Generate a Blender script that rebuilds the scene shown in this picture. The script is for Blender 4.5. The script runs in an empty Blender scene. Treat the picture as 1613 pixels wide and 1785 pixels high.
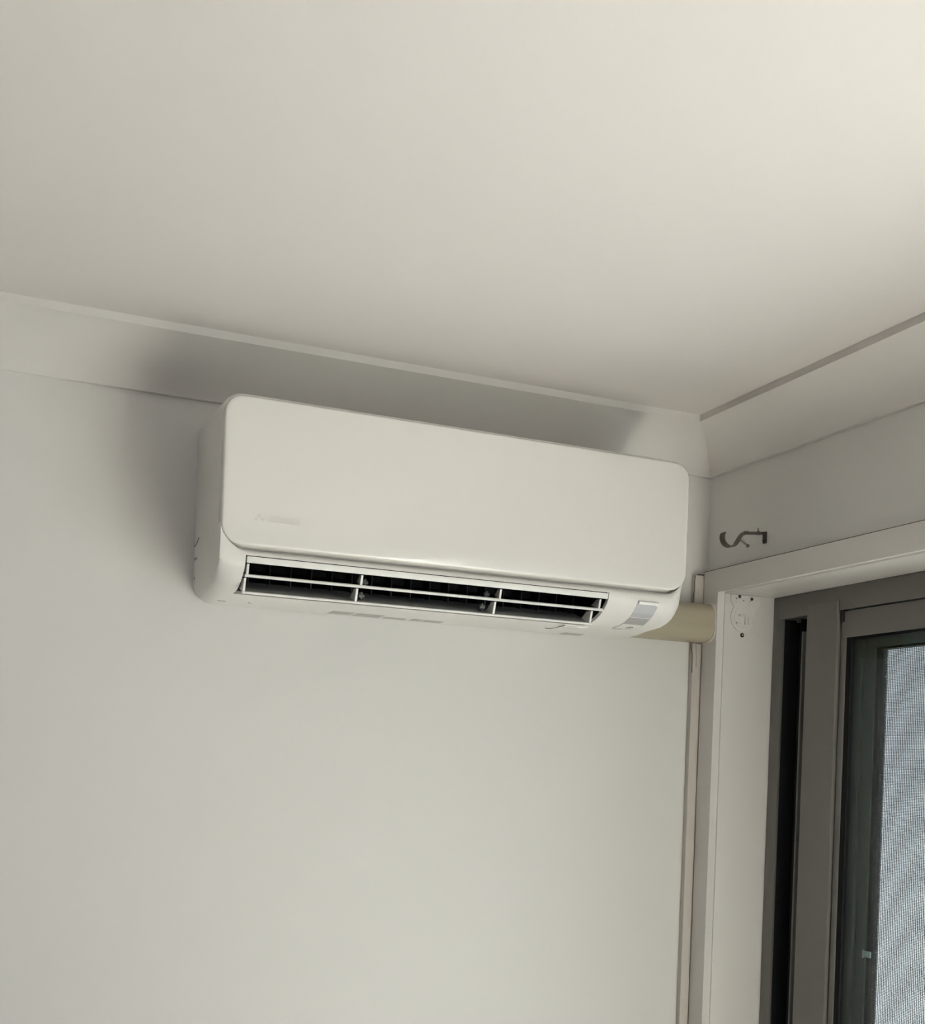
import bpy, bmesh, math, random
from mathutils import Vector, Matrix
random.seed(4)
S = bpy.context.scene
COL = S.collection

# ------------------------------------------------------------------ camera
cam_data = bpy.data.cameras.new('camera')
cam = bpy.data.objects.new('camera', cam_data)
COL.objects.link(cam)
cam_data.sensor_width = 36.0
cam_data.lens = 36.0 * 1980.256 / 1785.0
cam_data.shift_x = (806.5 - 759.909) / 1785.0
cam_data.shift_y = (1319.826 - 892.5) / 1785.0
cam_data.clip_start = 0.02


def rodrigues(r):
    v = Vector(r)
    return Matrix.Rotation(v.length, 3, v.normalized())


M = rodrigues((0.003310, -0.382206, 0.037606)) @ Matrix(((1, 0, 0), (0, 0, -1), (0, 1, 0)))
rot = Matrix((M[0], -M[1], -M[2])).transposed()
cam.matrix_world = Matrix.Translation((-1.4147, -2.0176, 1.6907)) @ rot.to_4x4()
S.camera = cam

# ------------------------------------------------------------------ light
S.view_settings.view_transform = 'Standard'
S.view_settings.look = 'None'
S.view_settings.gamma = 1.0
S.view_settings.use_curve_mapping = False
S.view_settings.exposure = 0.0

world = bpy.data.worlds.new('daylight')
S.world = world
world.use_nodes = True
bg = world.node_tree.nodes['Background']
bg.inputs['Color'].default_value = (0.76, 0.87, 1.0, 1)
bg.inputs['Strength'].default_value = 1.0

sun_data = bpy.data.lights.new('sun', 'SUN')
sun_data.energy = 382.0
sun_data.angle = math.radians(0.6)
sun_data.color = (1.0, 0.925, 0.905)
sun = bpy.data.objects.new('sun', sun_data)
COL.objects.link(sun)
# light travels down, into the room (-x) and a little away from the corner (-y)
sun.rotation_euler = Vector((-0.36, -0.42, -1.0)).to_track_quat('-Z', 'Y').to_euler()
sun.location = (2, 0, 4)

sky_data = bpy.data.lights.new('window_daylight', 'AREA')
sky_data.shape = 'RECTANGLE'
sky_data.size = 1.9
sky_data.size_y = 1.3
sky_data.energy = 1.5
sky_data.color = (0.97, 0.98, 1.0)
sky = bpy.data.objects.new('window_daylight', sky_data)
COL.objects.link(sky)
sky.location = (-1.9, -5.16, 1.45)
sky.rotation_euler = Vector((0, 1, 0)).to_track_quat('-Z', 'Z').to_euler()

S.cycles.max_bounces = 10
S.cycles.diffuse_bounces = 6
S.cycles.glossy_bounces = 4
S.cycles.transparent_max_bounces = 12
S.cycles.sample_clamp_indirect = 0.0
S.cycles.use_denoising = True


# ------------------------------------------------------------------ materials
def mat(name, col, rough=0.5, spec=0.5, metal=0.0, coat=0.0, noise=None, bump=None, stretch=None):
    """noise = (scale, amount) colour mottling that belongs to the surface, bump = (scale, strength)"""
    m = bpy.data.materials.new(name)
    m.use_nodes = True
    nt = m.node_tree
    b = nt.nodes['Principled BSDF']
    b.inputs['Base Color'].default_value = (*col, 1)
    b.inputs['Roughness'].default_value = rough
    b.inputs['Specular IOR Level'].default_value = spec
    b.inputs['Metallic'].default_value = metal
    b.inputs['Coat Weight'].default_value = coat
    b.inputs['Coat Roughness'].default_value = 0.06
    tc = nt.nodes.new('ShaderNodeTexCoord')
    src = tc.outputs['Object']
    if stretch:
        mp = nt.nodes.new('ShaderNodeMapping')
        mp.inputs['Scale'].default_value = stretch
        nt.links.new(src, mp.inputs['Vector'])
        src = mp.outputs['Vector']
    if noise:
        n = nt.nodes.new('ShaderNodeTexNoise')
        n.inputs['Scale'].default_value = noise[0]
        n.inputs['Detail'].default_value = 4
        nt.links.new(src, n.inputs['Vector'])
        r = nt.nodes.new('ShaderNodeMix')
        r.data_type = 'RGBA'
        a = noise[1]
        r.inputs['A'].default_value = (*[c * (1 - a) for c in col], 1)
        r.inputs['B'].default_value = (*[min(1, c * (1 + a)) for c in col], 1)
        nt.links.new(n.outputs['Fac'], r.inputs['Factor'])
        nt.links.new(r.outputs['Result'], b.inputs['Base Color'])
    if bump:
        n2 = nt.nodes.new('ShaderNodeTexNoise')
        n2.inputs['Scale'].default_value = bump[0]
        n2.inputs['Detail'].default_value = 3
        nt.links.new(src, n2.inputs['Vector'])
        bp = nt.nodes.new('ShaderNodeBump')
        bp.inputs['Strength'].default_value = bump[1]
        bp.inputs['Distance'].default_value = 0.001
        nt.links.new(n2.outputs['Fac'], bp.inputs['Height'])
        nt.links.new(bp.outputs['Normal'], b.inputs['Normal'])
    return m


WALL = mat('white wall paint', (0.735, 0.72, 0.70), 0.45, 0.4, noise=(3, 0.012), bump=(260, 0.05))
DIMWALL = mat('greyed unseen wall paint', (0.30, 0.295, 0.29), 0.5, 0.4, noise=(3, 0.012))  # for unseen walls, kept grey to weaken the bounced fill
CEIL = mat('flat ceiling paint', (0.705, 0.672, 0.655), 0.75, 0.3, noise=(2, 0.01), bump=(300, 0.06))
TRIM = mat('satin trim paint', (0.73, 0.705, 0.68), 0.38, 0.5, bump=(90, 0.05))
FLOOR = mat('pale timber floor', (0.26, 0.225, 0.208), 0.5, 0.3, noise=(6, 0.12), stretch=(1, 9, 1))
PAVING = mat('grey concrete paving', (0.062, 0.060, 0.059), 0.8, 0.2, noise=(2, 0.05))
RENDER = mat('grey rendered wall', (0.235, 0.255, 0.29), 0.8, 0.2, noise=(3, 0.05))
PLASTIC = mat('white appliance plastic', (0.76, 0.74, 0.71), 0.32, 0.5)
PANEL = mat('glossy white front panel', (0.77, 0.745, 0.715), 0.2, 0.5, coat=0.6)
EDGE = mat('white louver plastic', (0.80, 0.79, 0.76), 0.35)
DUCTGREY = mat('grey duct plastic', (0.30, 0.30, 0.30), 0.5)
BLACK = mat('black cavity plastic', (0.006, 0.006, 0.007), 0.6, 0.2)
VANE = mat('charcoal vane plastic', (0.03, 0.032, 0.036), 0.5)
PIN = mat('dark grey pin plastic', (0.10, 0.10, 0.105), 0.4)
LENS = mat('grey receiver window', (0.50, 0.50, 0.53), 0.2, 0.5, coat=0.4)
LENSDARK = mat('darker grey receiver band', (0.36, 0.36, 0.365), 0.3)
INK = mat('dark grey print', (0.06, 0.06, 0.06), 0.6)
FADED = mat('faded grey print', (0.69, 0.665, 0.635), 0.4)
FADEDARK = mat('faded darker grey print', (0.64, 0.615, 0.585), 0.4)
STICKER = mat('grey printed label', (0.44, 0.43, 0.42), 0.5, noise=(420, 0.55), stretch=(1, 3, 1))
FILM = mat('peeling clear film', (0.86, 0.85, 0.82), 0.15, 0.6)
SCUFF = mat('scuff', (0.22, 0.21, 0.20), 0.7)
CREAM = mat('yellowed cream plastic', (0.43, 0.385, 0.28), 0.45, noise=(9, 0.10), stretch=(1.2, 9, 9))
SEAL = mat('off white sealant', (0.80, 0.76, 0.68), 0.5)
ALU = mat('grey powder coated aluminium', (0.180, 0.174, 0.160), 0.42, 0.5, noise=(40, 0.04))
ALUDARK = mat('dark aluminium channel', (0.016, 0.018, 0.0175), 0.5)
GASKET = mat('black rubber gasket', (0.006, 0.006, 0.006), 0.6, 0.2)
SCREENFRAME = mat('green grey screen frame', (0.105, 0.118, 0.110), 0.5)
WIRE = mat('grey mesh wire', (0.034, 0.036, 0.039), 0.8, 0.15)
CAP = mat('purple black plastic', (0.020, 0.015, 0.022), 0.5)
BRONZE = mat('brushed bronze metal', (0.115, 0.095, 0.075), 0.42, 0.5, metal=0.35, noise=(60, 0.1))
STEEL = mat('dark screw steel', (0.10, 0.095, 0.085), 0.35, metal=0.8)
HOLE = mat('dark hole', (0.01, 0.009, 0.008), 0.9, 0.1)
BATTEN = mat('shade darkened beige batten paint', (0.56, 0.525, 0.485), 0.5, noise=(30, 0.06), stretch=(12, 12, 0.5))  # beige taken darker so the colour carries the shade in the corner
CRACK = mat('dark paint crack', (0.10, 0.085, 0.07), 0.9, 0.1)
CLIP = mat('pale screen clip', (0.42, 0.52, 0.52), 0.3)

GLASS = bpy.data.materials.new('green tinted glass')
GLASS.use_nodes = True
nt = GLASS.node_tree
nt.nodes.clear()
o_ = nt.nodes.new('ShaderNodeOutputMaterial')
mx = nt.nodes.new('ShaderNodeMixShader')
tr = nt.nodes.new('ShaderNodeBsdfTransparent')
gl = nt.nodes.new('ShaderNodeBsdfGlossy')
lw = nt.nodes.new('ShaderNodeLayerWeight')
pw = nt.nodes.new('ShaderNodeMath')
pw.operation = 'POWER'
pw.inputs[1].default_value = 5.0
fr = nt.nodes.new('ShaderNodeMath')
fr.operation = 'MULTIPLY_ADD'
fr.inputs[1].default_value = 0.96
fr.inputs[2].default_value = 0.04
nt.links.new(lw.outputs['Facing'], pw.inputs[0])
nt.links.new(pw.outputs[0], fr.inputs[0])
tr.inputs['Color'].default_value = (0.86, 0.92, 0.90, 1)
gl.inputs['Roughness'].default_value = 0.02
nt.links.new(fr.outputs[0], mx.inputs[0])
nt.links.new(tr.outputs[0], mx.inputs[1])
nt.links.new(gl.outputs[0], mx.inputs[2])
nt.links.new(mx.outputs[0], o_.inputs[0])


# ------------------------------------------------------------------ helpers
def box(bm, x0, x1, y0, y1, z0, z1, bev=0.0, seg=2):
    x0, x1 = sorted((x0, x1)); y0, y1 = sorted((y0, y1)); z0, z1 = sorted((z0, z1))
    t = bmesh.new()
    bmesh.ops.create_cube(t, size=1.0)
    for v in t.verts:
        v.co = Vector(((x0 + x1) / 2 + v.co.x * (x1 - x0), (y0 + y1) / 2 + v.co.y * (y1 - y0), (z0 + z1) / 2 + v.co.z * (z1 - z0)))
    if bev:
        bmesh.ops.bevel(t, geom=list(t.edges), offset=bev, segments=seg, affect='EDGES', profile=0.5)
    merge(bm, t)
    return bm


def merge(bm, t):
    me = bpy.data.meshes.new('tmp')
    t.to_mesh(me); t.free()
    bm.from_mesh(me)
    bpy.data.meshes.remove(me)


def sweep(bm, pts, prof, closed=False, up=Vector((0, 1, 0))):
    """sweep a closed 2D profile (a along side, b along normal) on a polyline; 'up' is the side axis"""
    pts = [Vector(p) for p in pts]
    rings = []
    for i, p in enumerate(pts):
        a = pts[max(i - 1, 0)]; b = pts[min(i + 1, len(pts) - 1)]
        d = (b - a).normalized()
        n = d.cross(up).normalized()
        s = n.cross(d).normalized()
        rings.append([bm.verts.new(p + s * u + n * w) for u, w in prof])
    k = len(prof)
    for r0, r1 in zip(rings[:-1], rings[1:]):
        for j in range(k):
            bm.faces.new((r0[j], r0[(j + 1) % k], r1[(j + 1) % k], r1[j]))
    bm.faces.new(rings[0][::-1]); bm.faces.new(rings[-1])


def circle(r, n=10):
    return [(r * math.cos(2 * math.pi * i / n), r * math.sin(2 * math.pi * i / n)) for i in range(n)]


def tube(bm, pts, r, n=8, up=(0.13, 0.29, 0.95)):
    sweep(bm, pts, circle(r, n), up=Vector(up).normalized())


def extrude_poly(bm, poly, axis, a, b):
    """polygon given in the two other axes, extruded on axis from a to b"""
    def P(u, v, w):
        return {'x': (w, u, v), 'y': (u, w, v), 'z': (u, v, w)}[axis]
    A = [bm.verts.new(P(u, v, a)) for u, v in poly]
    B = [bm.verts.new(P(u, v, b)) for u, v in poly]
    n = len(poly)
    for i in range(n):
        bm.faces.new((A[i], A[(i + 1) % n], B[(i + 1) % n], B[i]))
    bm.faces.new(A[::-1]); bm.faces.new(B)


def obj(name, bm, material, parent=None, smooth=None, **props):
    """link bm as one mesh object; smooth = crease angle in degrees"""
    bmesh.ops.recalc_face_normals(bm, faces=list(bm.faces))
    if smooth:
        for f in bm.faces:
            f.smooth = True
        for e in bm.edges:
            if len(e.link_faces) == 2 and e.calc_face_angle(0) > math.radians(smooth):
                e.smooth = False
    org = Vector((0, 0, 0))
    p = parent
    while p is not None:
        org += p.location
        p = p.parent
    loc = Vector((0, 0, 0))
    if parent is None and props.get('kind') != 'structure':
        lo = Vector([min(v.co[i] for v in bm.verts) for i in range(3)])
        hi = Vector([max(v.co[i] for v in bm.verts) for i in range(3)])
        loc = Vector(((lo.x + hi.x) / 2, (lo.y + hi.y) / 2, lo.z))
    for v in bm.verts:
        v.co -= org + loc
    me = bpy.data.meshes.new(name)
    bm.to_mesh(me); bm.free()
    me.materials.append(material)
    o = bpy.data.objects.new(name, me)
    o.location = loc
    COL.objects.link(o)
    if parent is not None:
        o.parent = parent
    for k, v in props.items():
        o[k] = v
    return o


def bx(name, material, dims, parent=None, bev=0.0, **props):
    bm = bmesh.new()
    box(bm, *dims, bev=bev)
    return obj(name, bm, material, parent, smooth=40 if bev else None, **props)


def root(name, loc, label, category=None, kind=None, group=None):
    o = bpy.data.objects.new(name, None)
    o.empty_display_size = 0.05
    o.location = loc
    COL.objects.link(o)
    o['label'] = label
    if category: o['category'] = category
    if kind: o['kind'] = kind
    if group: o['group'] = group
    return o


# ------------------------------------------------------------------ room shell
H = 2.4
XW, YW = -4.0, -5.0          # far left wall, wall behind the photographer
DY1, DY2 = -0.0445, -2.42    # rough opening of the sliding door in the right wall
DZ = 2.0795
T = 0.215                    # thickness of the right wall

bx('floor', FLOOR, (XW, T, YW - 0.1, 0.1, -0.1, 0), kind='structure', label='pale floor of the room, below the picture', category='floor')
bx('ceiling', CEIL, (XW, T, YW - 0.1, 0.1, H, H + 0.1), kind='structure', label='plain off white plasterboard ceiling', category='ceiling')
bx('wall_back', WALL, (XW, 0, 0, 0.1, 0, H), kind='structure', label='plain white wall the air conditioner hangs on', category='wall')
bx('wall_left', DIMWALL, (XW - 0.1, XW, YW - 0.1, 0.1, 0, H), kind='structure', label='grey wall on the far left, outside the picture, greyed to cut fill light', category='wall')
bm = bmesh.new()
box(bm, 0, T, DY1, 0.1, 0, H)
box(bm, 0, T, DY2, DY1, DZ, H)
box(bm, 0, T, YW - 0.1, DY2, 0, H)
obj('wall_right', bm, WALL, kind='structure', label='white wall with the grey sliding window', category='wall')
bm = bmesh.new()
wx0, wx1, wz0, wz1 = -2.9, -0.9, 0.75, 2.1
box(bm, XW, wx0, YW - 0.1, YW, 0, H)
box(bm, wx1, 0, YW - 0.1, YW, 0, H)
box(bm, wx0, wx1, YW - 0.1, YW, 0, wz0)
box(bm, wx0, wx1, YW - 0.1, YW, wz1, H)
obj('wall_front', bm, DIMWALL, kind='structure', label='grey wall behind the photographer with a window, greyed to cut fill light', category='wall')
bm = bmesh.new()
for a in (wx0, (wx0 + wx1) / 2 - 0.025, wx1 - 0.05):
    box(bm, a, a + 0.05, YW - 0.09, YW - 0.03, wz0, wz1)
for a in (wz0, wz1 - 0.05):
    box(bm, wx0 + 0.05, wx1 - 0.05, YW - 0.09, YW - 0.03, a, a + 0.05)
obj('window_2', bm, ALU, kind='structure', label='grey window frame behind the photographer', category='window')

# outside the sliding window: added unseen eave, sunlit paving and a boundary wall
bx('sun_blocker', TRIM, (T, T + 0.12, YW - 0.1, 0.6, 2.5, 2.6), kind='structure', label='unseen, added narrow white eave outside above the window', category='sun_blocker')  # slab added out of view to limit the sun patch indoors
bx('patio', PAVING, (T, 5.0, -6.0, 1.2, -0.12, -0.02), kind='structure', label='grey sunlit paving outside the window', category='paving')
bx('boundary_wall', RENDER, (T, 5.0, 1.2, 1.3, -0.12, 2.6), kind='structure', label='shaded grey boundary wall seen blurred through the insect screen', category='wall')

# cornices: concave cove with a square fascia where it meets the ceiling
CP = [(0.0, 0.0), (0.1077, 0.0), (0.1077, -0.0135), (0.1035, -0.0140)]
q0, q1, q2 = (0.1035, -0.0140), (0.040, -0.0290), (0.0090, -0.0875)
for i in range(1, 15):
    t = i / 14
    CP.append(tuple((1 - t) ** 2 * a + 2 * t * (1 - t) * b + t * t * c for a, b, c in zip(q0, q1, q2)))
CP += [(0.0085, -0.0902), (0.0, -0.0902)]


def cornice(name, along, end, label):
    bm = bmesh.new()
    if along == 'x':
        A = [bm.verts.new((-u, -u, H + z)) for u, z in CP]
        B = [bm.verts.new((end, -u, H + z)) for u, z in CP]
    else:
        A = [bm.verts.new((-u, -u, H + z)) for u, z in CP]
        B = [bm.verts.new((-u, end, H + z)) for u, z in CP]
    n = len(CP)
    for i in range(n):
        bm.faces.new((A[i], A[(i + 1) % n], B[(i + 1) % n], B[i]))
    bm.faces.new(A[::-1]); bm.faces.new(B)
    obj(name, bm, TRIM, smooth=22, kind='structure', label=label, category='cornice')


cornice('trim_1', 'x', XW, 'white coved cornice above the air conditioner')
cornice('trim_2', 'y', YW, 'white coved cornice above the sliding window')

# door/window lining boards and architrave
AX = -0.018
JY = -0.0645
HZ = 2.0595
bm = bmesh.new()
box(bm, 0, 0.123, DY1, JY, 0, HZ, bev=0.0012)
box(bm, 0, 0.123, DY1, DY2, HZ, DZ, bev=0.0012)
box(bm, 0, 0.123, DY2, DY2 + 0.02, 0, HZ, bev=0.0012)
obj('trim_3', bm, TRIM, smooth=40, kind='structure', label='white painted timber lining inside the window opening', category='window lining')

r_arch = root('trim_4', (AX, -0.037, 0), 'white painted architrave around the sliding window', 'architrave', 'structure')
AT = 2.1085
HB = 2.0630
bm = bmesh.new()
extrude_poly(bm, [(-0.013, 0), (-0.013, AT), (DY2 - 0.028, AT), (DY2 - 0.028, 0), (DY2 + 0.017, 0), (DY2 + 0.017, HB), (-0.0614, HB), (-0.0614, 0)], 'x', AX, 0)
bmesh.ops.bevel(bm, geom=[e for e in bm.edges if all(abs(v.co.x - AX) < 1e-6 for v in e.verts)], offset=0.0022, segments=2, affect='EDGES', profile=0.5)
obj('board', bm, TRIM, r_arch, smooth=40)
bm = bmesh.new()
box(bm, AX + 0.0015, 0, -0.0135, -0.9, AT - 0.0003, AT + 0.0009)
obj('paint_crack', bm, CRACK, r_arch, label='thin dark paint crack along the top edge')

# narrow batten in the corner, interrupted by the pipe cover
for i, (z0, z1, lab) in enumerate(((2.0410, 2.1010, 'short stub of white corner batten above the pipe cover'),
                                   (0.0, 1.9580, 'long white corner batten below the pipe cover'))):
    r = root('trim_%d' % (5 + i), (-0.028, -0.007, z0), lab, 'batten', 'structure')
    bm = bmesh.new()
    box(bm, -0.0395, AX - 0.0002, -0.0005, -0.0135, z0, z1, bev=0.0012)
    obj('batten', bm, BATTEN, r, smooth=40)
    bm = bmesh.new()
    if i == 0:
        tube(bm, [(-0.0398, -0.0138, z1 - 0.002), (-0.0412, -0.0120, z1 - 0.018), (-0.0405, -0.012, z1 - 0.03), (-0.0425, -0.0115, z1 - 0.061)], 0.0007)
        box(bm, -0.030, AX - 0.0005, -0.002, -0.0140, z1 - 0.0003, z1 + 0.0022)
    else:
        tube(bm, [(-0.0440, -0.0115, z1 + 0.001), (-0.0420, -0.0125, z1 - 0.015), (-0.0400, -0.0130, z1 - 0.025), (-0.0398, -0.0130, z1 - 0.062)], 0.0008)
        tube(bm, [(-0.0325, -0.0136, z1), (-0.0305, -0.0136, z1 - 0.03), (-0.0303, -0.0136, z1 - 0.05)], 0.0004)
    obj('paint_crack', bm, CRACK, r, label='dark crack in the paint of the batten')

# ------------------------------------------------------------------ sliding window
win = root('window_1', (0.16, -1.24, 0), 'grey aluminium sliding window with an insect screen outside', 'window', 'structure')
bm = bmesh.new()
box(bm, 0.123, 0.1285, JY, -0.0960, 0.04, HZ, bev=0.0010)
obj('frame_jamb', bm, ALU, win, smooth=40)
bm = bmesh.new()
box(bm, 0.1205, 0.126, -0.0837, DY2 + 0.052, 2.0125, HZ - 0.0014, bev=0.0012)
box(bm, 0.1235, T, JY - 0.001, DY2 + 0.021, 2.0130, DZ)
obj('frame_head', bm, ALU, win, smooth=40)
bm = bmesh.new()
box(bm, 0.123, T, DY2 + 0.02, DY2 + 0.0515, 0.04, HZ, bev=0.0012)
obj('frame_jamb', bm, ALU, win, smooth=40)
bm = bmesh.new()
box(bm, 0.0, T, JY, DY2 + 0.02, 0.0, 0.04, bev=0.002)
obj('frame_sill', bm, ALU, win, smooth=40)
# dark channel between jamb and sash
bm = bmesh.new()
box(bm, 0.172, T - 0.002, -0.0962, -0.20, 0.04, 2.0120)
box(bm, 0.1286, T - 0.002, JY, -0.0962, 0.04, 2.0120)
box(bm, 0.158, 0.172, -0.1150, -0.1185, 0.04, 2.0120)
ch = obj('frame_channel', bm, ALUDARK, win, label='near black channel beside the sash')
bm = bmesh.new()
box(bm, 0.146, 0.1718, -0.1215, -0.1300, 0.04, 2.0119)
box(bm, 0.160, 0.1718, -0.1420, -0.1480, 0.04, 2.0119)
obj('brush_seal', bm, GASKET, ch)
bm = bmesh.new()
box(bm, 0.140, 0.1718, -0.1345, -0.1395, 0.04, 1.985, bev=0.001)
obj('track_rib', bm, ALU, ch)
bm = bmesh.new()
box(bm, 0.139, 0.150, -0.118, -0.1245, 2.0045, 2.0124, bev=0.001)
obj('roller_block', bm, ALU, ch)

SX = 0.118
sash = root('sash', (0, 0, 0), 'sliding sash')
sash.parent = win
sash.location = Vector((0.14, -0.7, 0.06)) - Vector(win.location)
del sash['label']
bm = bmesh.new()
extrude_poly(bm, [(0.1400, -0.1735), (SX + 0.0024, -0.1730), (SX + 0.0012, -0.1740), (SX, -0.2157), (SX, -0.2625), (SX + 0.0010, -0.2635), (0.1400, -0.2635)], 'z', 0.045, 2.0325)
obj('stile', bm, ALU, sash)
bm = bmesh.new()
box(bm, 0.1225, 0.140, -0.2660, -0.2760, 1.9905, 2.0235, bev=0.0008)
obj('end_cap', bm, CAP, sash, label='small purple black plastic cap')
bm = bmesh.new()
box(bm, 0.1255, 0.136, -0.2665, -0.2815, 0.12, 1.990, bev=0.001)
obj('glazing_bead', bm, ALU, sash, smooth=40)
bm = bmesh.new()
box(bm, 0.1265, 0.1305, -0.2815, -0.2945, 0.12, 1.9585)
box(bm, 0.1265, 0.1305, -0.2945, -1.18, 1.9530, 1.9585)
obj('gasket', bm, GASKET, sash)
bm = bmesh.new()
box(bm, 0.1235, 0.140, -0.2765, -1.20, 1.9587, 2.0100, bev=0.0012)
obj('top_rail', bm, ALU, sash, smooth=40)
bm = bmesh.new()
box(bm, 0.1235, 0.152, -0.2640, -1.20, 0.045, 0.12, bev=0.0012)
obj('bottom_rail', bm, ALU, sash, smooth=40)
bm = bmesh.new()
box(bm, 0.1205, 0.152, -1.18, -1.25, 0.12, 1.9585, bev=0.0012)
obj('stile', bm, ALU, sash, smooth=40)
bm = bmesh.new()
box(bm, 0.1315, 0.1355, -0.2820, -1.185, 0.115, 1.9560)
obj('glass_pane', bm, GLASS, sash)

fixed = root('fixed_panel', (0, 0, 0), '')
fixed.parent = win
fixed.location = Vector((0.18, -1.8, 0.06)) - Vector(win.location)
del fixed['label']
bm = bmesh.new()
box(bm, 0.160, 0.178, -1.19, -1.26, 0.04, 2.0120, bev=0.0012)
obj('stile', bm, ALU, fixed, smooth=40)
bm = bmesh.new()
box(bm, 0.160, 0.178, -1.26, DY2 + 0.0515, 1.95, 2.0120, bev=0.0012)
obj('top_rail', bm, ALU, fixed, smooth=40)
bm = bmesh.new()
box(bm, 0.167, 0.171, -1.26, DY2 + 0.0515, 0.04, 1.952)
obj('glass_pane', bm, GLASS, fixed)

scr = root('insect_screen', (0, 0, 0), '')
scr.parent = win
scr.location = Vector((0.2, -0.75, 0.05)) - Vector(win.location)
del scr['label']
bm = bmesh.new()
for (a, b, x) in ((-0.2001, -0.2557, 0.188), (-0.2557, -0.2683, 0.196), (-0.2683, -0.2914, 0.1885)):
    box(bm, x, T - 0.004, a, b, 0.04, 2.0118)
obj('side_rail', bm, SCREENFRAME, scr)
bm = bmesh.new()
for (a, b, x) in ((1.9690, 2.0118, 0.188), (1.9630, 1.9690, 0.197), (1.9440, 1.9630, 0.1885)):
    box(bm, x, T - 0.004, -0.2914, -1.22, a, b)
obj('top_rail', bm, SCREENFRAME, scr)
bm = bmesh.new()
box(bm, 0.190, T - 0.004, -1.19, -1.22, 0.04, 1.944)
obj('side_rail', bm, SCREENFRAME, scr)
bm = bmesh.new()
box(bm, 0.192, T - 0.004, -0.2914, -0.3000, 0.04, 1.944)
box(bm, 0.192, T - 0.004, -0.3000, -1.19, 1.9395, 1.944)
obj('spline', bm, GASKET, scr, label='black spline that holds the mesh')
# woven wire: every wire is real geometry
bm = bmesh.new()
p, w = 0.0044, 0.00050
y = -0.3005
while y > -1.19:
    box(bm, 0.1990, 0.1990 + 2 * w, y - w, y + w, 0.04, 1.9397)
    y -= p
z = 1.9380
while z > 0.05:
    box(bm, 0.1999, 0.1999 + 2 * w, -0.3000, -1.19, z - w, z + w)
    z -= p * 0.66
obj('mesh', bm, WIRE, scr, label='fine grey insect mesh')
bm = bmesh.new()
box(bm, 0.1860, 0.1895, -0.2890, -0.3080, 1.344, 1.356, bev=0.001)
box(bm, 0.1835, 0.1860, -0.2895, -0.2920, 1.342, 1.358, bev=0.0006)
obj('screen_clip', bm, CLIP, scr, label='small pale plastic clip on the edge of the screen')

# ------------------------------------------------------------------ air conditioner
XL, XR = -1.0775, -0.2172
BR = 0.033
PB, PT = 2.0209, 2.2560       # panel bottom and top
ac = root('air_conditioner', ((XL + XR) / 2, 0, 1.954), 'white split system air conditioner mounted high on the wall, louvers open', 'air conditioner')

BELLY = [(-.2405, 2.0115), (-.2430, 2.0085), (-.2436, 2.0045), (-.2415, 1.994), (-.2360, 1.985), (-.2260, 1.9755), (-.2130, 1.9672),
         (-.1980, 1.961), (-.1800, 1.9565), (-.1520, 1.9548), (-.1300, 1.9545), (-.0800, 1.954), (-.0400, 1.954), (-.0050, 1.954), (-.0042, 1.9600), (0.0, 1.9600)]
UPPER = [(0.0, 2.256), (-.0042, 2.256), (-.0050, 2.262), (-.10, 2.2645), (-.190, 2.2665), (-.212, 2.2662), (-.2215, 2.2640), (-.2255, 2.2580), (-.2255, 2.20), (-.2240, 2.10), (-.2258, 2.0150)]
IA, IB = len(UPPER) + 2, len(UPPER) + 9   # profile indices bounding the air opening
OX0, OX1 = -1.0362, -0.3785


def sstep(a, b, x):
    t = max(0.0, min(1.0, (x - a) / (b - a)))
    return t * t * (3 - 2 * t)


def body_section(x):
    d = min(x - XL, XR - x)
    s = 0.0
    if d < BR:
        s = 1 - math.sqrt(max(0.0, 1 - (1 - d / BR) ** 2))
    top_drop = 0.030 * s
    pr = 0.034
    cr = 0.0
    if d < pr:
        cr = pr - math.sqrt(max(0.0, pr * pr - (pr - d) ** 2))   # rise of the panel's lower corner
    gap = 0.0094 * sstep(0.006, 0.045, d) + 0.0006
    out = []
    for i, (y, z) in enumerate(UPPER):
        if i < 9:
            z = z - top_drop * ((0.25, 0.25, 0.25, 0.5, 1, 1.1, 1.1, 1.1)[i] if i < 8 else 0.4)
        else:
            if i == len(UPPER) - 1:
                z = PB - 0.0050 + cr
            elif i == len(UPPER) - 2:
                z = 2.12
        out.append((y, z))
    for i, (y, z) in enumerate(BELLY):
        if i < 3:
            z = z + (PB - gap + cr - 2.0115) * (1.0, 0.85, 0.35)[i]
            if x > (XL + XR) / 2:
                y = y + s * (0.008, 0.014, 0.024)[i]
        else:
            if x < (XL + XR) / 2:
                w = sstep(-0.236, -0.03, y)
                z = z + BR * s * (0.30 + 0.78 * w) * sstep(2.004, 1.966, z)
                if i < 9:
                    y = y + 0.010 * s * sstep(1.995, 1.965, z)
            else:       # the right end is rounded at the front instead
                dz = 0.012 * s * sstep(-0.07, -0.17, y) * sstep(2.02, 1.98, z)
                if y < -0.1:
                    y = y + s * (0.012 + 0.014 * sstep(1.956, 1.99, z))
                z = z + dz
        out.append((y, z))
    return out


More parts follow.
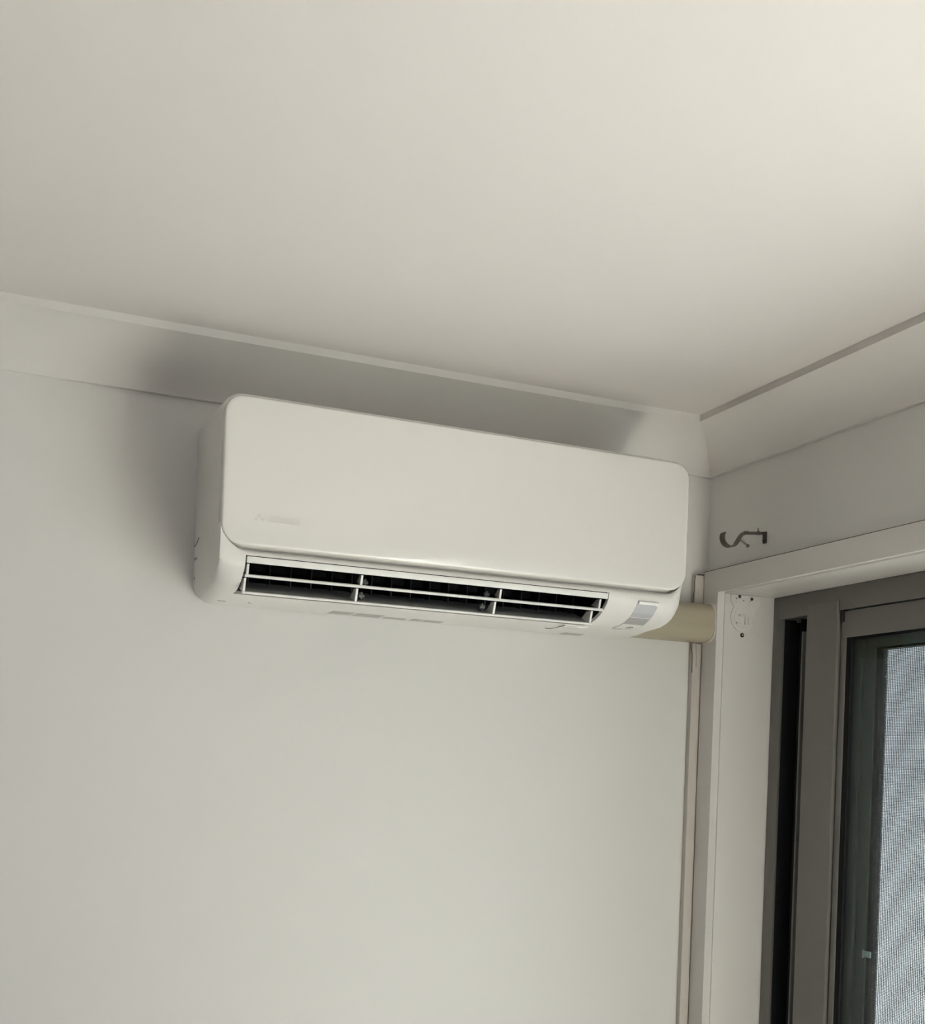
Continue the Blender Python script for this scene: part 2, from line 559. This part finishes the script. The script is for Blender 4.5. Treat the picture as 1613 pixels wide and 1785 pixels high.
xs = []
for k in range(9):
    xs.append(XL + BR * (1 - math.cos(math.pi / 2 * k / 8)))
xs = sorted(set([round(v, 5) for v in xs] + [round(XL + XR - v, 5) for v in xs]))
xs += [XL + 0.0004, XR - 0.0004, OX0, OX1] + [OX0 + (OX1 - OX0) * i / 10 for i in range(1, 10)] + [-0.35, -0.32, -0.27]
xs = sorted(set(round(v, 5) for v in xs))
bm = bmesh.new()
rows = [[bm.verts.new((min(max(x, XL + 0.0008), XR - 0.0008) if y > -0.0045 else x, y, z)) for y, z in body_section(x)] for x in xs]
for i in range(len(xs) - 1):
    for j in range(len(rows[0]) - 1):
        if IA <= j < IB and xs[i] >= OX0 - 1e-4 and xs[i + 1] <= OX1 + 1e-4:
            continue
        bm.faces.new((rows[i][j], rows[i][j + 1], rows[i + 1][j + 1], rows[i + 1][j]))
bm.faces.new(rows[0]); bm.faces.new(rows[-1][::-1])
for i in range(len(xs) - 1):    # back
    bm.faces.new((rows[i][-1], rows[i][0], rows[i + 1][0], rows[i + 1][-1]))
# returns of the opening: 3 mm thick plastic turned inwards
i0 = xs.index(round(OX0, 5)); i1 = xs.index(round(OX1, 5))
rim = [rows[i0][j] for j in range(IA, IB + 1)] + [rows[i][IB] for i in range(i0 + 1, i1)] + [rows[i1][j] for j in range(IB, IA - 1, -1)] + [rows[i][IA] for i in range(i1 - 1, i0, -1)]
inner = []
for v in rim:
    inner.append(bm.verts.new((v.co.x + (0.0004 if v.co.x < -0.7 else -0.0004), v.co.y + 0.006, v.co.z + 0.0045)))
n = len(rim)
for i in range(n):
    bm.faces.new((rim[i], rim[(i + 1) % n], inner[(i + 1) % n], inner[i]))
body = obj('body', bm, PLASTIC, ac, smooth=33)

# front panel: rounded rectangle, slightly pillowed, lower edge curling under
bm = bmesh.new()
RT, RB = 0.030, 0.034


def half_inset(z):
    """how far the outline is drawn in from the straight side at height z"""
    if z > PT - RT:
        return RT - math.sqrt(max(0.0, RT * RT - (z - (PT - RT)) ** 2))
    if z < PB + RB:
        return RB - math.sqrt(max(0.0, RB * RB - (PB + RB - z) ** 2))
    return 0.0


zs = [PT - RT + RT * math.sin(math.pi / 2 * k / 12) for k in range(13)] + [PB + RB - RB * math.sin(math.pi / 2 * k / 12) for k in range(13)]
zs += [PT - 0.0015, PT - 0.003, PB + 0.0015, PB + 0.003, PB + 0.007] + [PB + RB + (PT - RT - PB - RB) * i / 8 for i in range(1, 8)]
zs = sorted(set(round(v, 5) for v in zs))
offs = [0, 0.0006, 0.0016, 0.0032, 0.008, 0.02, 0.06, 0.15, 0.28]


def edge_round(d, r=0.0035):
    if d >= r: return 0.0
    return r * (1 - math.sqrt(max(0.0, 1 - (1 - d / r) ** 2)))


grid = []
for z in zs:
    ins = half_inset(z)
    a, b = XL + 0.0003 + ins, XR - 0.0003 - ins
    cols = [a + o for o in offs] + [(a + b) / 2] + [b - o for o in offs[::-1]]
    row = []
    for x in cols:
        dx = min(x - a, b - x)
        # distance to the outline, also measured across the rounded corners
        d = min(dx, PT - z, z - PB)
        for cx, cz, rr, sx, sz in ((XL + RT, PT - RT, RT, -1, 1), (XR - RT, PT - RT, RT, 1, 1), (XL + RB, PB + RB, RB, -1, -1), (XR - RB, PB + RB, RB, 1, -1)):
            if (x - cx) * sx > 0 and (z - cz) * sz > 0:
                d = min(d, rr - math.hypot(x - cx, z - cz))
        y = -0.2436 + edge_round(max(0, d))
        t = max(0.0, (PB + 0.030 - z) / 0.030)
        y += 0.0034 * t * t
        t = max(0.0, (z - (PT - 0.04)) / 0.04)
        y += 0.0012 * t * t
        row.append(bm.verts.new((x, y, z)))
    grid.append(row)
for r0, r1 in zip(grid[:-1], grid[1:]):
    for j in range(len(r0) - 1):
        bm.faces.new((r0[j], r0[j + 1], r1[j + 1], r1[j]))
loop = grid[0] + [r[-1] for r in grid[1:]] + grid[-1][-2::-1] + [r[0] for r in grid[-2:0:-1]]
back = []
for v in loop:
    back.append(bm.verts.new((v.co.x, -0.2268 if v.co.z < PB + 0.028 else -0.2225, v.co.z - (0.0036 if v.co.z < PB + 0.0005 else 0.0))))
n = len(loop)
for i in range(n):
    bm.faces.new((loop[i], loop[(i + 1) % n], back[(i + 1) % n], back[i]))
bm.faces.new(back[::-1])
panel = obj('front_panel', bm, PANEL, ac, smooth=38)

# faded brand mark, worn to an unreadable grey band
bm = bmesh.new()
yl = -0.24395
for k in range(11):
    x = -1.0035 + k * 0.0048
    box(bm, x, x + random.uniform(0.0040, 0.0050), yl, -0.2430, 2.0612, 2.0700 - random.uniform(0, 0.0008))
logo = obj('faded_lettering', bm, FADED, panel, label='faded grey lettering, worn unreadable')
bm = bmesh.new()
box(bm, -1.0035, -0.951, yl - 0.0001, -0.2430, 2.0606, 2.0616)
for (cx, cz) in ((-1.0175, 2.0690), (-1.0225, 2.0635), (-1.0125, 2.0635)):
    extrude_poly(bm, [(cx, cz + 0.0030), (cx + 0.0035, cz), (cx, cz - 0.0030), (cx - 0.0035, cz)], 'y', yl, -0.2430)
obj('faded_emblem', bm, FADEDARK, panel, label='faded grey emblem of small marks')

# air duct behind the opening
bm = bmesh.new()
DP = [(-.2380, 2.0090), (-.2000, 2.0300), (-.1200, 2.0650), (-.0700, 2.0500), (-.0650, 2.0100), (-.0900, 1.9850)]
A = [bm.verts.new((OX0 - 0.0010, y, z)) for y, z in DP + [(-.1460, 1.9590)]]
B = [bm.verts.new((OX1 + 0.0010, y, z)) for y, z in DP + [(-.1460, 1.9590)]]
for i in range(len(A) - 1):
    bm.faces.new((A[i], A[i + 1], B[i + 1], B[i]))
for L in (A, B):
    f = [bm.verts.new((L[0].co.x, y, z)) for y, z in ((-.2380, 1.9900), (-.2080, 1.9680), (-.1740, 1.9600))]
    bm.faces.new(L + f[::-1])
obj('air_duct', bm, BLACK, ac, label='black air duct inside the outlet')
bm = bmesh.new()
extrude_poly(bm, [(-.1560, 1.9592), (-.1000, 1.9815), (-.0950, 1.9850), (-.0960, 1.9790), (-.1500, 1.9568)], 'x', OX0 + 0.0012, OX1 - 0.0012)
obj('duct_floor', bm, DUCTGREY, ac, label='grey floor of the air duct')
for k in range(18):
    x = -1.0075 + k * 0.0363
    bm = bmesh.new()
    extrude_poly(bm, [(-.1300, 1.9760), (-.1330, 2.0350), (-.0950, 2.0450), (-.0950, 1.9870)], 'x', x, x + 0.0016)
    obj('air_vane', bm, VANE, ac)

# upper flap, middle louver and lower louver with their ribs and pins
bm = bmesh.new()
extrude_poly(bm, [(-.2438, 2.0030), (-.2441, 2.0010), (-.2418, 1.9942), (-.2404, 1.9932), (-.2350, 1.9955), (-.2350, 2.0025)], 'x', OX0 + 0.0022, OX1 - 0.0022)
obj('upper_flap', bm, EDGE, ac, smooth=30)


def blade(bm, y0, z0, y1, z1, th, xa, xb):
    d = Vector((y1 - y0, z1 - z0)); L = d.length; d /= L
    nrm = Vector((-d.y, d.x))
    pr = []
    for a in range(9):
        an = math.pi / 2 + math.pi * a / 8
        pr.append(Vector((y0, z0)) + d * (th / 2 * math.cos(an)) + nrm * (th / 2 * math.sin(an)))
    pr.append(Vector((y1, z1)) - nrm * th * 0.2)
    pr.append(Vector((y1, z1)) + nrm * th * 0.2)
    extrude_poly(bm, [tuple(v) for v in pr], 'x', xa, xb)


bm = bmesh.new()
blade(bm, -.2262, 1.9752, -.1960, 1.9790, 0.0052, OX0 + 0.003, OX1 - 0.003)
mid = obj('middle_louver', bm, EDGE, ac, smooth=40)
bm = bmesh.new()
extrude_poly(bm, [(-.2095, 1.9512), (-.1500, 1.9752), (-.1490, 1.9742), (-.2085, 1.9490)], 'x', -1.0322, -0.3950)
low = obj('lower_louver', bm, DUCTGREY, ac, label='lower louver, grey on its inner face')
bm = bmesh.new()
blade(bm, -.2110, 1.9500, -.2040, 1.9516, 0.0042, -1.0330, -0.3930)
obj('front_edge', bm, EDGE, low, smooth=40, label='bright white front edge of the louver')


def rib(parent, x, top, bot, deep):
    bm = bmesh.new()
    extrude_poly(bm, [top, bot, (bot[0] + deep, bot[1] + 0.008), (top[0] + deep * 0.5, top[1] + 0.001)], 'x', x, x + 0.0036)
    obj('rib', bm, EDGE, parent)


def pin(parent, x, y, z):
    bm = bmesh.new()
    t = bmesh.new()
    bmesh.ops.create_cone(t, cap_ends=True, segments=12, radius1=0.0040, radius2=0.0030, depth=0.010, matrix=Matrix.Translation((x, y, z)) @ Matrix.Rotation(math.pi / 2, 4, 'Y'))
    merge(bm, t)
    box(bm, x - 0.002, x + 0.002, y - 0.003, y + 0.010, z - 0.006, z + 0.006, bev=0.001)
    obj('pivot_pin', bm, PIN, parent, smooth=40)


for x, dp in ((-1.0318, 0.022), (-0.8420, 0.020), (-0.5895, 0.020), (-0.3925, 0.026)):
    rib(mid, x, (-.2345, 1.9925), (-.2300, 1.9765), dp)
for x, dp in ((-1.0325, 0.024), (-0.8445, 0.030), (-0.5920, 0.030), (-0.3998, 0.036)):
    rib(low, x, (-.2180, 1.9725), (-.2110, 1.9515), dp)
for x in (-0.8300, -0.6080):
    pin(mid, x, -.2180, 1.9835)
for x in (-0.8300, -0.6080):
    pin(low, x, -.2000, 1.9640)

# receiver window, button and prints follow the belly of the body
PATH = BELLY[1:]
cum = [0.0]
for a, b in zip(PATH[:-1], PATH[1:]):
    cum.append(cum[-1] + math.hypot(b[0] - a[0], b[1] - a[1]))


def at_s(s, off):
    for i in range(len(PATH) - 1):
        if s <= cum[i + 1] or i == len(PATH) - 2:
            a, b = Vector(PATH[i]), Vector(PATH[i + 1])
            t = (s - cum[i]) / (cum[i + 1] - cum[i])
            d = (b - a).normalized()
            n = Vector((d.y, -d.x))
            if n.x > 0 or (abs(n.x) < 1e-6 and n.y > 0): n = -n
            if n.y > 0.5: n = -n
            return a + (b - a) * t + n * off
    return Vector(PATH[-1])


def s_of(y):
    for i in range(1, len(PATH) - 1):
        if PATH[i][0] <= y <= PATH[i + 1][0]:
            t = (y - PATH[i][0]) / (PATH[i + 1][0] - PATH[i][0])
            return cum[i] + t * (cum[i + 1] - cum[i])
    return 0.0


def strip(bm, xa, xb, sa, sb, off, inner=-0.0006, nseg=14):
    top, bot = [], []
    ss = sorted(set([sa + (sb - sa) * i / nseg for i in range(nseg + 1)] + [c for c in cum if sa < c < sb]))
    for s in ss:
        po, pi = at_s(s, off), at_s(s, inner)
        top.append((bm.verts.new((xa, po.x, po.y)), bm.verts.new((xb, po.x, po.y))))
        bot.append((bm.verts.new((xa, pi.x, pi.y)), bm.verts.new((xb, pi.x, pi.y))))
    for i in range(len(ss) - 1):
        (a, b), (c, d) = top[i], top[i + 1]
        e, f = bot[i]; g, h = bot[i + 1]
        bm.faces.new((a, b, d, c)); bm.faces.new((a, c, g, e)); bm.faces.new((b, f, h, d))
    bm.faces.new((top[0][0], bot[0][0], bot[0][1], top[0][1]))
    bm.faces.new((top[-1][0], top[-1][1], bot[-1][1], bot[-1][0]))


sA, sB, sC, sD, sE = s_of(-.2432) , s_of(-.2419), s_of(-.2158), s_of(-.1915), s_of(-.1560)
X0, X1 = -0.3175, -0.2740
bm = bmesh.new(); strip(bm, X0, X1, sB, sC, 0.0006)
lens = obj('receiver_window', bm, LENS, ac, smooth=30, label='pale grey translucent receiver window')
bm = bmesh.new(); strip(bm, X0 + 0.001, X1 - 0.0055, sB + 0.001, sB + 0.0052, 0.0038); strip(bm, X1 - 0.005, X1, sB + 0.0015, sB + 0.0065, 0.0030)
obj('lens_bar', bm, FILM, lens, smooth=30, label='clear bar along the top of the receiver window')
bm = bmesh.new(); strip(bm, X0, X1, sC - 0.0008, sC + 0.0004, 0.0010)
obj('lens_edge', bm, EDGE, lens)
bm = bmesh.new(); strip(bm, X0, X1, sC, sD, 0.0005)
obj('indicator_band', bm, LENSDARK, ac, smooth=30, label='darker grey indicator band below the receiver window')
bm = bmesh.new(); strip(bm, X0 + 0.0006, X1 - 0.0002, sD, sE, 0.0008)
btn = obj('power_button', bm, PLASTIC, ac, smooth=30)
bm = bmesh.new(); strip(bm, X0 + 0.0004, X1, sE - 0.0003, sE + 0.0012, 0.0009)
strip(bm, X0 - 0.0004, X0 + 0.0005, sD, sE, 0.0008); strip(bm, X1 - 0.0003, X1 + 0.0006, sD, sE, 0.0008)
obj('button_groove', bm, LENSDARK, btn)
# power symbol: ring with an upright bar
bm = bmesh.new()
cx, cs = -0.2925, (sD + sE) / 2
ring = []
for r in (0.0066, 0.0050):
    ring.append([bm.verts.new((cx + r * math.cos(a), *at_s(cs + 1.25 * r * math.sin(a), 0.0012))) for a in [2 * math.pi * i / 28 for i in range(28)]])
for i in range(28):
    bm.faces.new((ring[0][i], ring[0][(i + 1) % 28], ring[1][(i + 1) % 28], ring[1][i]))
strip(bm, cx - 0.0008, cx + 0.0008, cs - 0.0052, cs + 0.0052, 0.0012, inner=0.0008)
obj('power_symbol', bm, INK, btn, label='dark power symbol, a ring with an upright bar')
bm = bmesh.new(); strip(bm, X0 + 0.006, X0 + 0.015, sE + 0.008, sE + 0.014, 0.0003); strip(bm, X0 + 0.018, X0 + 0.026, sE + 0.009, sE + 0.013, 0.0003)
obj('small_print', bm, STICKER, ac)
# prints on the underside near the wall
for (xa, xb, ya, yb) in ((-.835, -.793, -.055, -.016), (-.788, -.735, -.052, -.012), (-.729, -.686, -.034, -.014), (-.676, -.655, -.040, -.016), (-.650, -.612, -.038, -.014), (-.352, -.310, -.034, -.006)):
    bm = bmesh.new(); box(bm, xa, xb, ya, yb, 1.9536, 1.9545)
    obj('printed_label', bm, STICKER, ac, label='unreadable grey printed label under the casing')
# peeling film beside the outlet
bm = bmesh.new(); strip(bm, -.4110, -.3620, s_of(-.1400), s_of(-.1120), 0.0012)
film = obj('peeling_sticker', bm, FILM, ac, label='small whitish sticker peeling at one end')
bm = bmesh.new()
tube(bm, [(-.4110, -.140, 1.9530), (-.4135, -.130, 1.9520), (-.4150, -.112, 1.9510), (-.4220, -.098, 1.9505), (-.4300, -.096, 1.9512)], 0.0008)
obj('curled_edge', bm, SCUFF, film)
# scuffs at the lower left corner
e = XL - 0.0001
for pts, r in (
        ([(e, -0.006, 2.0515), (e, -0.030, 2.0530), (e, -0.050, 2.0600)], 0.0007),
        ([(e, -0.020, 2.0260), (e, -0.026, 2.0285)], 0.0010),
        ([(e, -0.034, 2.0280), (e, -0.040, 2.0255)], 0.0009),
        ([(e, -0.020, 1.9960), (e + 0.0012, -0.022, 1.983), (e + 0.004, -0.028, 1.976)], 0.0007),
        ([(e + 0.007, -0.010, 1.9735), (e + 0.011, -0.016, 1.9690)], 0.0012),
        ([(e + 0.034, -0.060, 1.9540), (e + 0.048, -0.060, 1.9538)], 0.0007),
        ([(e + 0.085, -0.070, 1.9540), (e + 0.092, -0.060, 1.9538)], 0.0008),
        ):
    bm = bmesh.new()
    tube(bm, pts, r)
    obj('scuff', bm, SCUFF, body, label='dark grey scuff mark near the lower left corner')

# ------------------------------------------------------------------ pipe cover
pc = root('pipe_cover', (-0.12, 0, 1.9605), 'yellowed cream pipe cover between the air conditioner and the window architrave', 'pipe cover')


def cover_profile(g):
    z0, z1, yf, r = 1.9605 - g, 2.0385 + g, -0.0585 - g, 0.026
    pr = [(-0.0002, z0), (-0.0002, z1)]
    pr += [(yf + r - r * math.sin(math.pi / 2 * k / 8), z1 - r + r * math.cos(math.pi / 2 * k / 8)) for k in range(9)]
    pr += [(yf + r - r * math.cos(math.pi / 2 * k / 8), z0 + r - r * math.sin(math.pi / 2 * k / 8)) for k in range(9)]
    return pr


bm = bmesh.new()
extrude_poly(bm, cover_profile(0), 'x', -0.2165, -0.0205)
obj('cover', bm, CREAM, pc, smooth=30)
bm = bmesh.new()
extrude_poly(bm, cover_profile(0.0022), 'x', -0.0205, -0.0183)
obj('sealant_bead', bm, SEAL, pc, smooth=30, label='paler bead of sealant around the end')

# ------------------------------------------------------------------ curtain rod bracket
cb = root('curtain_bracket', (0, -0.1874, 2.143), 'dark bronze curtain rod bracket with an open hook above the architrave', 'bracket')
YB = -0.1874
bm = bmesh.new(); box(bm, -0.0035, 0, YB - 0.0050, YB + 0.0050, 2.1425, 2.1650, bev=0.001)
obj('wall_plate', bm, BRONZE, cb, smooth=40)
bm = bmesh.new()
extrude_poly(bm, [(-0.0030, 2.1640), (-0.0530, 2.1590), (-0.0530, 2.1545), (-0.0030, 2.1592)], 'y', YB - 0.0042, YB + 0.0042)
arm = obj('arm', bm, BRONZE, cb, smooth=40)
bm = bmesh.new()
for (x, r) in ((-0.018, 0.0035), (-0.050, 0.0026)):
    bm = bmesh.new()
    t = bmesh.new()
    bmesh.ops.create_cone(t, cap_ends=True, segments=14, radius1=r, radius2=r * 0.8, depth=0.007, matrix=Matrix.Translation((x, YB - 0.001, 2.1605 if x > -0.03 else 2.1570)))
    merge(bm, t)
    obj('rivet', bm, STEEL, arm, smooth=40)
bm = bmesh.new()
t = bmesh.new()
bmesh.ops.create_cone(t, cap_ends=True, segments=10, radius1=0.0012, radius2=0.0009, depth=0.012, matrix=Matrix.Translation((-0.018, YB, 2.1650)))
merge(bm, t)
obj('screw_tip', bm, STEEL, arm, smooth=40)
pts = [(-0.046, YB, 2.1595), (-0.052, YB, 2.1582), (-0.0575, YB, 2.1525), (-0.0630, YB, 2.1445), (-0.0680, YB, 2.1360)]
cx, cz, rr = -0.0835, 2.1445, 0.0178
for k in range(13):
    a = math.radians(-28 - 13.8 * k)
    pts.append((cx + rr * math.cos(a), YB, cz + rr * math.sin(a)))
pts.append((cx - rr * 0.86, YB, cz + rr * 0.45))
bm = bmesh.new()
sweep(bm, pts, [(-0.0075, -0.0009), (0.0075, -0.0009), (0.0075, 0.0009), (-0.0075, 0.0009)], up=Vector((0, 1, 0)))
obj('hook', bm, BRONZE, cb, smooth=40)
bm = bmesh.new()
tube(bm, [(-0.0640, YB, 2.1450), (-0.0430, YB - 0.001, 2.1335)], 0.0016, 10)
tube(bm, [(-0.0435, YB - 0.001, 2.1338), (-0.0400, YB - 0.001, 2.1318)], 0.0030, 10)
obj('thumb_screw', bm, STEEL, cb, smooth=40)
bm = bmesh.new()
t = bmesh.new()
bmesh.ops.create_cone(t, cap_ends=True, segments=14, radius1=0.0036, radius2=0.0026, depth=0.002, matrix=Matrix.Translation((-0.0042, YB, 2.1475)) @ Matrix.Rotation(-math.pi / 2, 4, 'Y'))
merge(bm, t)
obj('screw_head', bm, STEEL, cb, smooth=40)

# ------------------------------------------------------------------ blind bracket on the jamb lining
bb = root('blind_bracket', (0.044, JY, 1.985), 'white painted blind bracket plate screwed to the window jamb lining', 'bracket')
bm = bmesh.new()


def plate_outline(k=0.0):
    out = [(0.0128 + k, 2.0585 - k), (0.0128 + k, 2.0455)]
    out += [(0.0165 + k, 2.0400), (0.0205 + k, 2.0345), (0.0205 + k, 2.0300)]
    c = (0.0440, 2.0128); r = 0.0300 - k
    for i in range(24):
        a = math.radians(143 + i * 9.4)
        out.append((c[0] + r * math.cos(a), c[1] + r * math.sin(a)))
    out += [(0.0745 - k, 2.0280), (0.0860 - k, 2.0400), (0.0860 - k, 2.0588 - k)]
    return out


extrude_poly(bm, plate_outline(), 'y', JY, JY - 0.0024)
plate = obj('plate', bm, TRIM, bb)
bm = bmesh.new()
inn = plate_outline(0.0085)
for a, b in zip(inn[4:24], inn[5:25]):
    tube(bm, [(a[0], JY - 0.0024, a[1]), (b[0], JY - 0.0024, b[1])], 0.0008, 6, up=(0, 1, 0))
obj('raised_rim', bm, TRIM, plate, smooth=50)
bm = bmesh.new()
box(bm, 0.0330, 0.0500, JY - 0.0024, JY - 0.0070, 2.0150, 2.0178, bev=0.0005)
box(bm, 0.0475, 0.0500, JY - 0.0024, JY - 0.0070, 1.9980, 2.0160, bev=0.0005)
box(bm, 0.0340, 0.0480, JY - 0.0024, JY - 0.0040, 1.9995, 2.0008, bev=0.0003)
box(bm, 0.0560, 0.0670, JY - 0.0024, JY - 0.0040, 1.9990, 2.0145, bev=0.0005)
obj('latch', bm, TRIM, bb, smooth=40)
for (x, z) in ((0.0340, 2.0555), (0.0645, 2.0525)):
    bm = bmesh.new()
    t = bmesh.new()
    bmesh.ops.create_cone(t, cap_ends=True, segments=16, radius1=0.0036, radius2=0.0026, depth=0.0022, matrix=Matrix.Translation((x, JY - 0.0034, z)) @ Matrix.Rotation(math.pi / 2, 4, 'X'))
    merge(bm, t)
    obj('screw', bm, STEEL, bb, smooth=40)
for (x, z, r) in ((0.0265, 2.0510, 0.0013), (0.0440, 2.0480, 0.0013), (0.0600, 2.0480, 0.0011), (0.0285, 2.0005, 0.0014)):
    bm = bmesh.new()
    t = bmesh.new()
    bmesh.ops.create_cone(t, cap_ends=True, segments=12, radius1=r, radius2=r, depth=0.0006, matrix=Matrix.Translation((x, JY - 0.0025, z)) @ Matrix.Rotation(math.pi / 2, 4, 'X'))
    merge(bm, t)
    obj('hole', bm, CRACK, bb)
for (x, z) in ((0.0260, 2.0440), (0.0600, 2.0415)):
    bm = bmesh.new()
    ringp = [(x + 0.0032 * math.cos(a), JY - 0.0025, z + 0.0026 * math.sin(a)) for a in [2 * math.pi * i / 14 for i in range(15)]]
    tube(bm, ringp, 0.0005, 6, up=(0, 1, 0))
    obj('boss', bm, TRIM, bb, smooth=50)

# screw sunk in the lining under the bracket
sc = root('wall_screw', (0.0450, JY, 1.9720), 'dark screw sunk in a hole just under the blind bracket', 'screw')
bm = bmesh.new()
t = bmesh.new()
bmesh.ops.create_cone(t, cap_ends=True, segments=20, radius1=0.0046, radius2=0.0046, depth=0.0008, matrix=Matrix.Translation((0.0450, JY - 0.0004, 1.9765)) @ Matrix.Rotation(math.pi / 2, 4, 'X'))
merge(bm, t)
obj('hole', bm, HOLE, sc)
bm = bmesh.new()
t = bmesh.new()
bmesh.ops.create_cone(t, cap_ends=True, segments=16, radius1=0.0024, radius2=0.0016, depth=0.0012, matrix=Matrix.Translation((0.0455, JY - 0.0010, 1.9768)) @ Matrix.Rotation(math.pi / 2, 4, 'X'))
merge(bm, t)
obj('head', bm, mat('bright screw steel', (0.5, 0.48, 0.44), 0.3, metal=0.9), sc, smooth=40)
# shallow filled screw holes farther in
bm = bmesh.new()
tube(bm, [(0.0905 + 0.0042 * math.cos(math.radians(a)), JY - 0.0002, 1.9800 + 0.0042 * math.sin(math.radians(a))) for a in range(60, 301, 20)], 0.0005, 6, up=(0, 1, 0))
tube(bm, [(0.1040, JY - 0.0002, 1.9820), (0.1040, JY - 0.0002, 1.9780)], 0.0005, 6, up=(0, 1, 0))
obj('filled_hole', bm, TRIM, label='shallow filled screw hole in the jamb lining, nearer the grey frame', category='filled hole')
